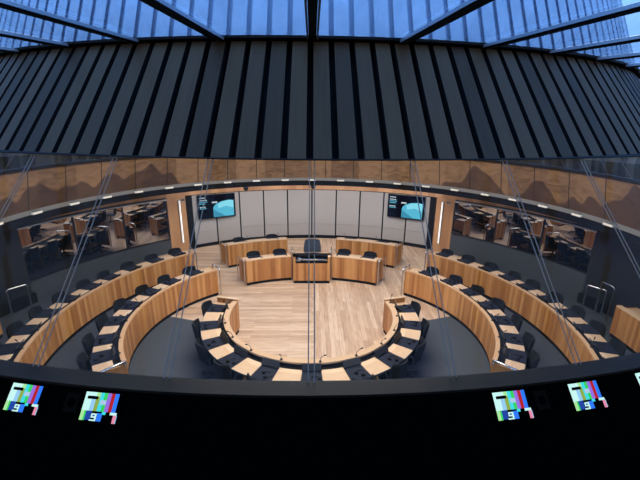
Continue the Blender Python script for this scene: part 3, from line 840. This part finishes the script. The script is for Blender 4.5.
# ------------------------------------------------------------------ desk equipment
def mk_monitor():
    t = thing('desk_monitor', 'x', 'monitor')      # local +Y towards the ledge, origin on worktop
    b = MB(); b.box((0, .0, .068), (.36, .028, .125), tilt=R(-28)); b.build('screen', M['black'], t, world=False, bevel=.004)
    b = MB(); b.box((0, .025, .03), (.10, .05, .058)); b.build('stand', M['shell'], t, world=False)
    return t
def mk_mic():
    t = thing('gooseneck_microphone', 'x', 'microphone')
    b = MB(); b.lathe((0, 0, 0), [(.026, 0), (.026, .012), (.02, .022)], 10); b.build('base', M['shell'], t, world=False)
    b = MB(); b.tube([(0, 0, .02), (0, -.01, .08), (.01, -.04, .13), (.015, -.08, .16)], .005, 6); gn = b.build('gooseneck', M['shell'], t, world=False)
    b = MB(); b.tube([(.015, -.075, .158), (.02, -.10, .175), (.024, -.12, .188)], [.009, .012, .01], 8); b.build('capsule', M['blackm'], gn, world=False)
    return t
def mk_phones():
    t = thing('headphones', 'x', 'headphones')
    b = MB(); b.tube([(.085*cos(a), .085*sin(a), .016) for a in [R(x) for x in range(-30, 211, 20)]], .008, 6); b.build('headband', M['shell'], t, world=False)
    for sg in (-1, 1):
        b = MB(); b.lathe((0, 0, 0), [(.026, 0), (.034, .008), (.034, .024), (.02, .032)], 12)
        o = b.build('ear_cup', M['blackm'], t, world=False); o.location = (sg*.066, -.05, .002)
    return t
pm, pc, ph = mk_monitor(), mk_mic(), mk_phones()
seen = set()
def put(proto, loc, rz, label, group):
    if proto.name not in seen:
        seen.add(proto.name); proto.location = loc; proto.rotation_euler = (0, 0, rz); proto['label'] = label; proto['group'] = group; return proto
    return dup(proto, loc, rz, label, group)
def kit(ri, ro, ledge, ztop, zled, angs, where, cen=(0, 0), phones=True, mic='ledge', skew=1):
    for i, a in enumerate(angs):
        put(pm, pol(ri+ledge+.055, a, ztop+.006, cen), R(a), 'black monitor, %s seat %s' % (ORD[i], where), 'desk monitors').scale = (1, 1, 1 if ri < 3 else .6)
        if mic:
            da = math.degrees(.15/ri)*skew
            put(pc, pol(ri+ledge*.55, a+da, zled, cen), R(a)+R(random.uniform(-50, 50)), 'gooseneck microphone, %s seat %s' % (ORD[i], where), 'gooseneck microphones')
        if phones:
            put(ph, pol(ro-.15, a+math.degrees(.06/ro)*skew, ztop+.006, cen), R(a)+R(random.uniform(-60, 60)), 'black headphones, %s seat %s' % (ORD[i], where), 'headphones on desks')
kit(1.88, 2.48, .15, .77, .87, HS, 'from the left end of the inner horseshoe desk', HC)
for sg, side in ((-1, 'left'), (1, 'right')):
    kit(3.25, 3.78, .12, .77, .84, [sg*a for a in A2], 'from the near end of the %s middle row' % side, (sg*C2[0], C2[1]), skew=-sg)
    kit(5.45, 5.97, .12, .75, .80, [sg*a for a in A3], 'from the near end of the %s outer row' % side, (sg*C3[0], C3[1]), skew=-sg, phones=False)
    kit(4.50, 5.05, .12, .78, .87, [180-sg*12.4, 180-sg*22.5], 'from the centre of the %s front bench' % side, (0, -.82), phones=False, skew=sg)
    kit(5.80, 6.35, .12, .79, .89, [180-sg*14, 180-sg*25.4], 'from the centre of the %s rear bench' % side, (0, -.27), phones=False, skew=sg)

# ------------------------------------------------------------------ steel end rails and hand rails
def rail(name, label, p, q, h, group, r=.02, cat='handrail', drop=True):
    t = thing(name, label, cat, ((p[0]+q[0])/2, (p[1]+q[1])/2, .008), 0, group)
    P, Q = Vector((p[0], p[1], .008)), Vector((q[0], q[1], .008)); d = (Q-P).normalized()*.05
    zt = Vector((0, 0, h)); lo = Vector((0, 0, h-.05))
    b = MB(); b.tube([P+lo, P+zt*.985+d*.35, P+zt+d, Q+zt-d, Q+zt*.985-d*.35, Q+lo], r, 8); b.build('top_rail', M['chrome'], t)
    for e in ((P, Q) if drop else (Q,)):
        b = MB(); b.tube([e+Vector((0, 0, .0)), e+lo], r, 8); b.build('post', M['chrome'], t)
    return t
for sg, side in ((-1, 'left'), (1, 'right')):
    g = 'steel rails at the desk ends'
    def P(r, a, cen=(0, 0)): return pol(r, a, 0, cen)
    rail('end_rail', 'steel end rail at the far aisle end of the %s middle row desk' % side, P(3.22, sg*142.6, (sg*C2[0], C2[1])), P(3.72, sg*142.6, (sg*C2[0], C2[1])), .86, g)
    rail('end_rail', 'steel end rail at the far aisle end of the %s outer row desk' % side, P(5.43, sg*138.8, (sg*C3[0], C3[1])), P(5.93, sg*138.8, (sg*C3[0], C3[1])), .86, g)
    c1 = (0, -.82)
    rail('end_rail', 'steel end rail at the outer end of the %s front bench' % side, P(4.50, 180-sg*28.3, c1), P(4.98, 180-sg*29.2, c1), .88, g, .016)
    rail('end_rail', 'steel end rail between the %s front bench and the presiding desk' % side, P(4.62, 180-sg*7.85, c1), P(5.1, 180-sg*7.6, c1), 1.0, g, .013)
    c2 = (0, -.27)
    rail('end_rail', 'steel end rail at the outer end of the %s rear bench' % side, P(5.80, 180-sg*31.5, c2), P(6.3, 180-sg*32.1, c2), .9, g, .016)
    rail('hand_rail', 'steel hoop handrail standing before the black wall on the %s' % side, (sg*8.06, 1.22), (sg*7.80, 1.60), .75, 'hoop handrails', .025)
    # sloping steel trim on the near end of the middle row desks
    p0, p1 = Vector(pol(3.27, sg*52.9, .86, (sg*C2[0], C2[1]))), Vector(pol(3.77, sg*52.9, .805, (sg*C2[0], C2[1])))
    t = thing('edge_bar', 'pale steel bar on the near end of the %s middle row desk' % side, 'bar', p0.lerp(p1, .5), 0, 'bars on the near desk ends')
    b = MB(); b.tube([p0-Vector((0, 0, .05)), p0, p1, p1-Vector((0, 0, .05))], .022, 8); b.build('bar', M['chrome'], t)
    for pp in (p0, p1):
        b = MB(); b.tube([pp-Vector((0, 0, .05)), pp-Vector((0, 0, .09))], .02, 8); b.build('bracket', M['steel'], t)
rail('hand_rail', 'steel hoop handrail beside the short desk at the right frame edge', pol(8.05, 99.3)[:2], pol(8.05, 96.6)[:2], .98, 'hoop handrails', .022)

# ------------------------------------------------------------------ light
def area(name, loc, size, power, col, rot=(0, 0, 0), shape='DISK', sy=None, spread=None):
    l = bpy.data.lights.new(name, 'AREA'); l.shape = shape; l.size = size; l.energy = power; l.color = col
    if sy: l.size_y = sy
    if spread: l.spread = spread
    o = bpy.data.objects.new(name, l); COL.objects.link(o); o.location = loc; o.rotation_euler = rot; return o
area('lantern_light', (0, .3, 6.6), 6.0, 760, (1, .95, .88))
for a in (147, 158, 169, 180, 191, 202, 213):
    p = pol(7.35, a, 2.62); o = area('wall_washer', p, .5, 16, (1, .93, .89), (0, 0, 0))
    d = Vector(pol(8.6, a, .9)) - Vector(p); o.rotation_euler = d.to_track_quat('-Z', 'Y').to_euler()
for sg in (-1, 1):
    for a in (15, 40, 75, 95, 115, 133):  # nearest ones are unseen fill, added to brighten desk ends and chair backs
        p = pol(7.1, sg*a, 2.62); o = area('row_fill_light', p, .4, 16 if a < 60 else 8, (1, .92, .84))
        d = Vector(pol(6.0, sg*a, .8)) - Vector(p); o.rotation_euler = d.to_track_quat('-Z', 'Y').to_euler()

for a in (-75, -45, -15, 15, 45, 75):  # unseen warm spots added to offset the blue daylight on the slats
    l = bpy.data.lights.new('slat_fill_spot', 'SPOT'); l.energy = 120; l.color = (1, .82, .62); l.spot_size = R(60); l.spot_blend = 1; l.shadow_soft_size = .08
    o = bpy.data.objects.new('slat_fill_spot', l); COL.objects.link(o); o.location = pol(10.2, a, 5.35)
    o.rotation_euler = (Vector(pol(5.3, a, 5.35))-o.location).to_track_quat('-Z', 'Y').to_euler()

w = bpy.data.worlds.new('sky'); S.world = w; w.use_nodes = True
nt = w.node_tree
for n in list(nt.nodes): nt.nodes.remove(n)
N = nt.nodes.new
out = N('ShaderNodeOutputWorld'); bg = N('ShaderNodeBackground')
tc = N('ShaderNodeTexCoord'); ns = N('ShaderNodeTexNoise'); ns.inputs['Scale'].default_value = 2.2; ns.inputs['Detail'].default_value = 3
nt.links.new(tc.outputs['Generated'], ns.inputs['Vector'])
r = N('ShaderNodeValToRGB'); e = r.color_ramp.elements
e[0].position = .35; e[0].color = (.22, .42, .85, 1); e[1].position = .68; e[1].color = (.75, .88, 1, 1)
nt.links.new(ns.outputs['Fac'], r.inputs['Fac']); nt.links.new(r.outputs['Color'], bg.inputs['Color'])
bg.inputs['Strength'].default_value = 2.1
nt.links.new(bg.outputs[0], out.inputs['Surface'])

S.view_settings.view_transform = 'Standard'
S.view_settings.look = 'None'
S.view_settings.exposure = 0
S.cycles.max_bounces = 8; S.cycles.transparent_max_bounces = 24
S.cycles.sample_clamp_indirect = 4
S.cycles.caustics_reflective = False; S.cycles.caustics_refractive = False
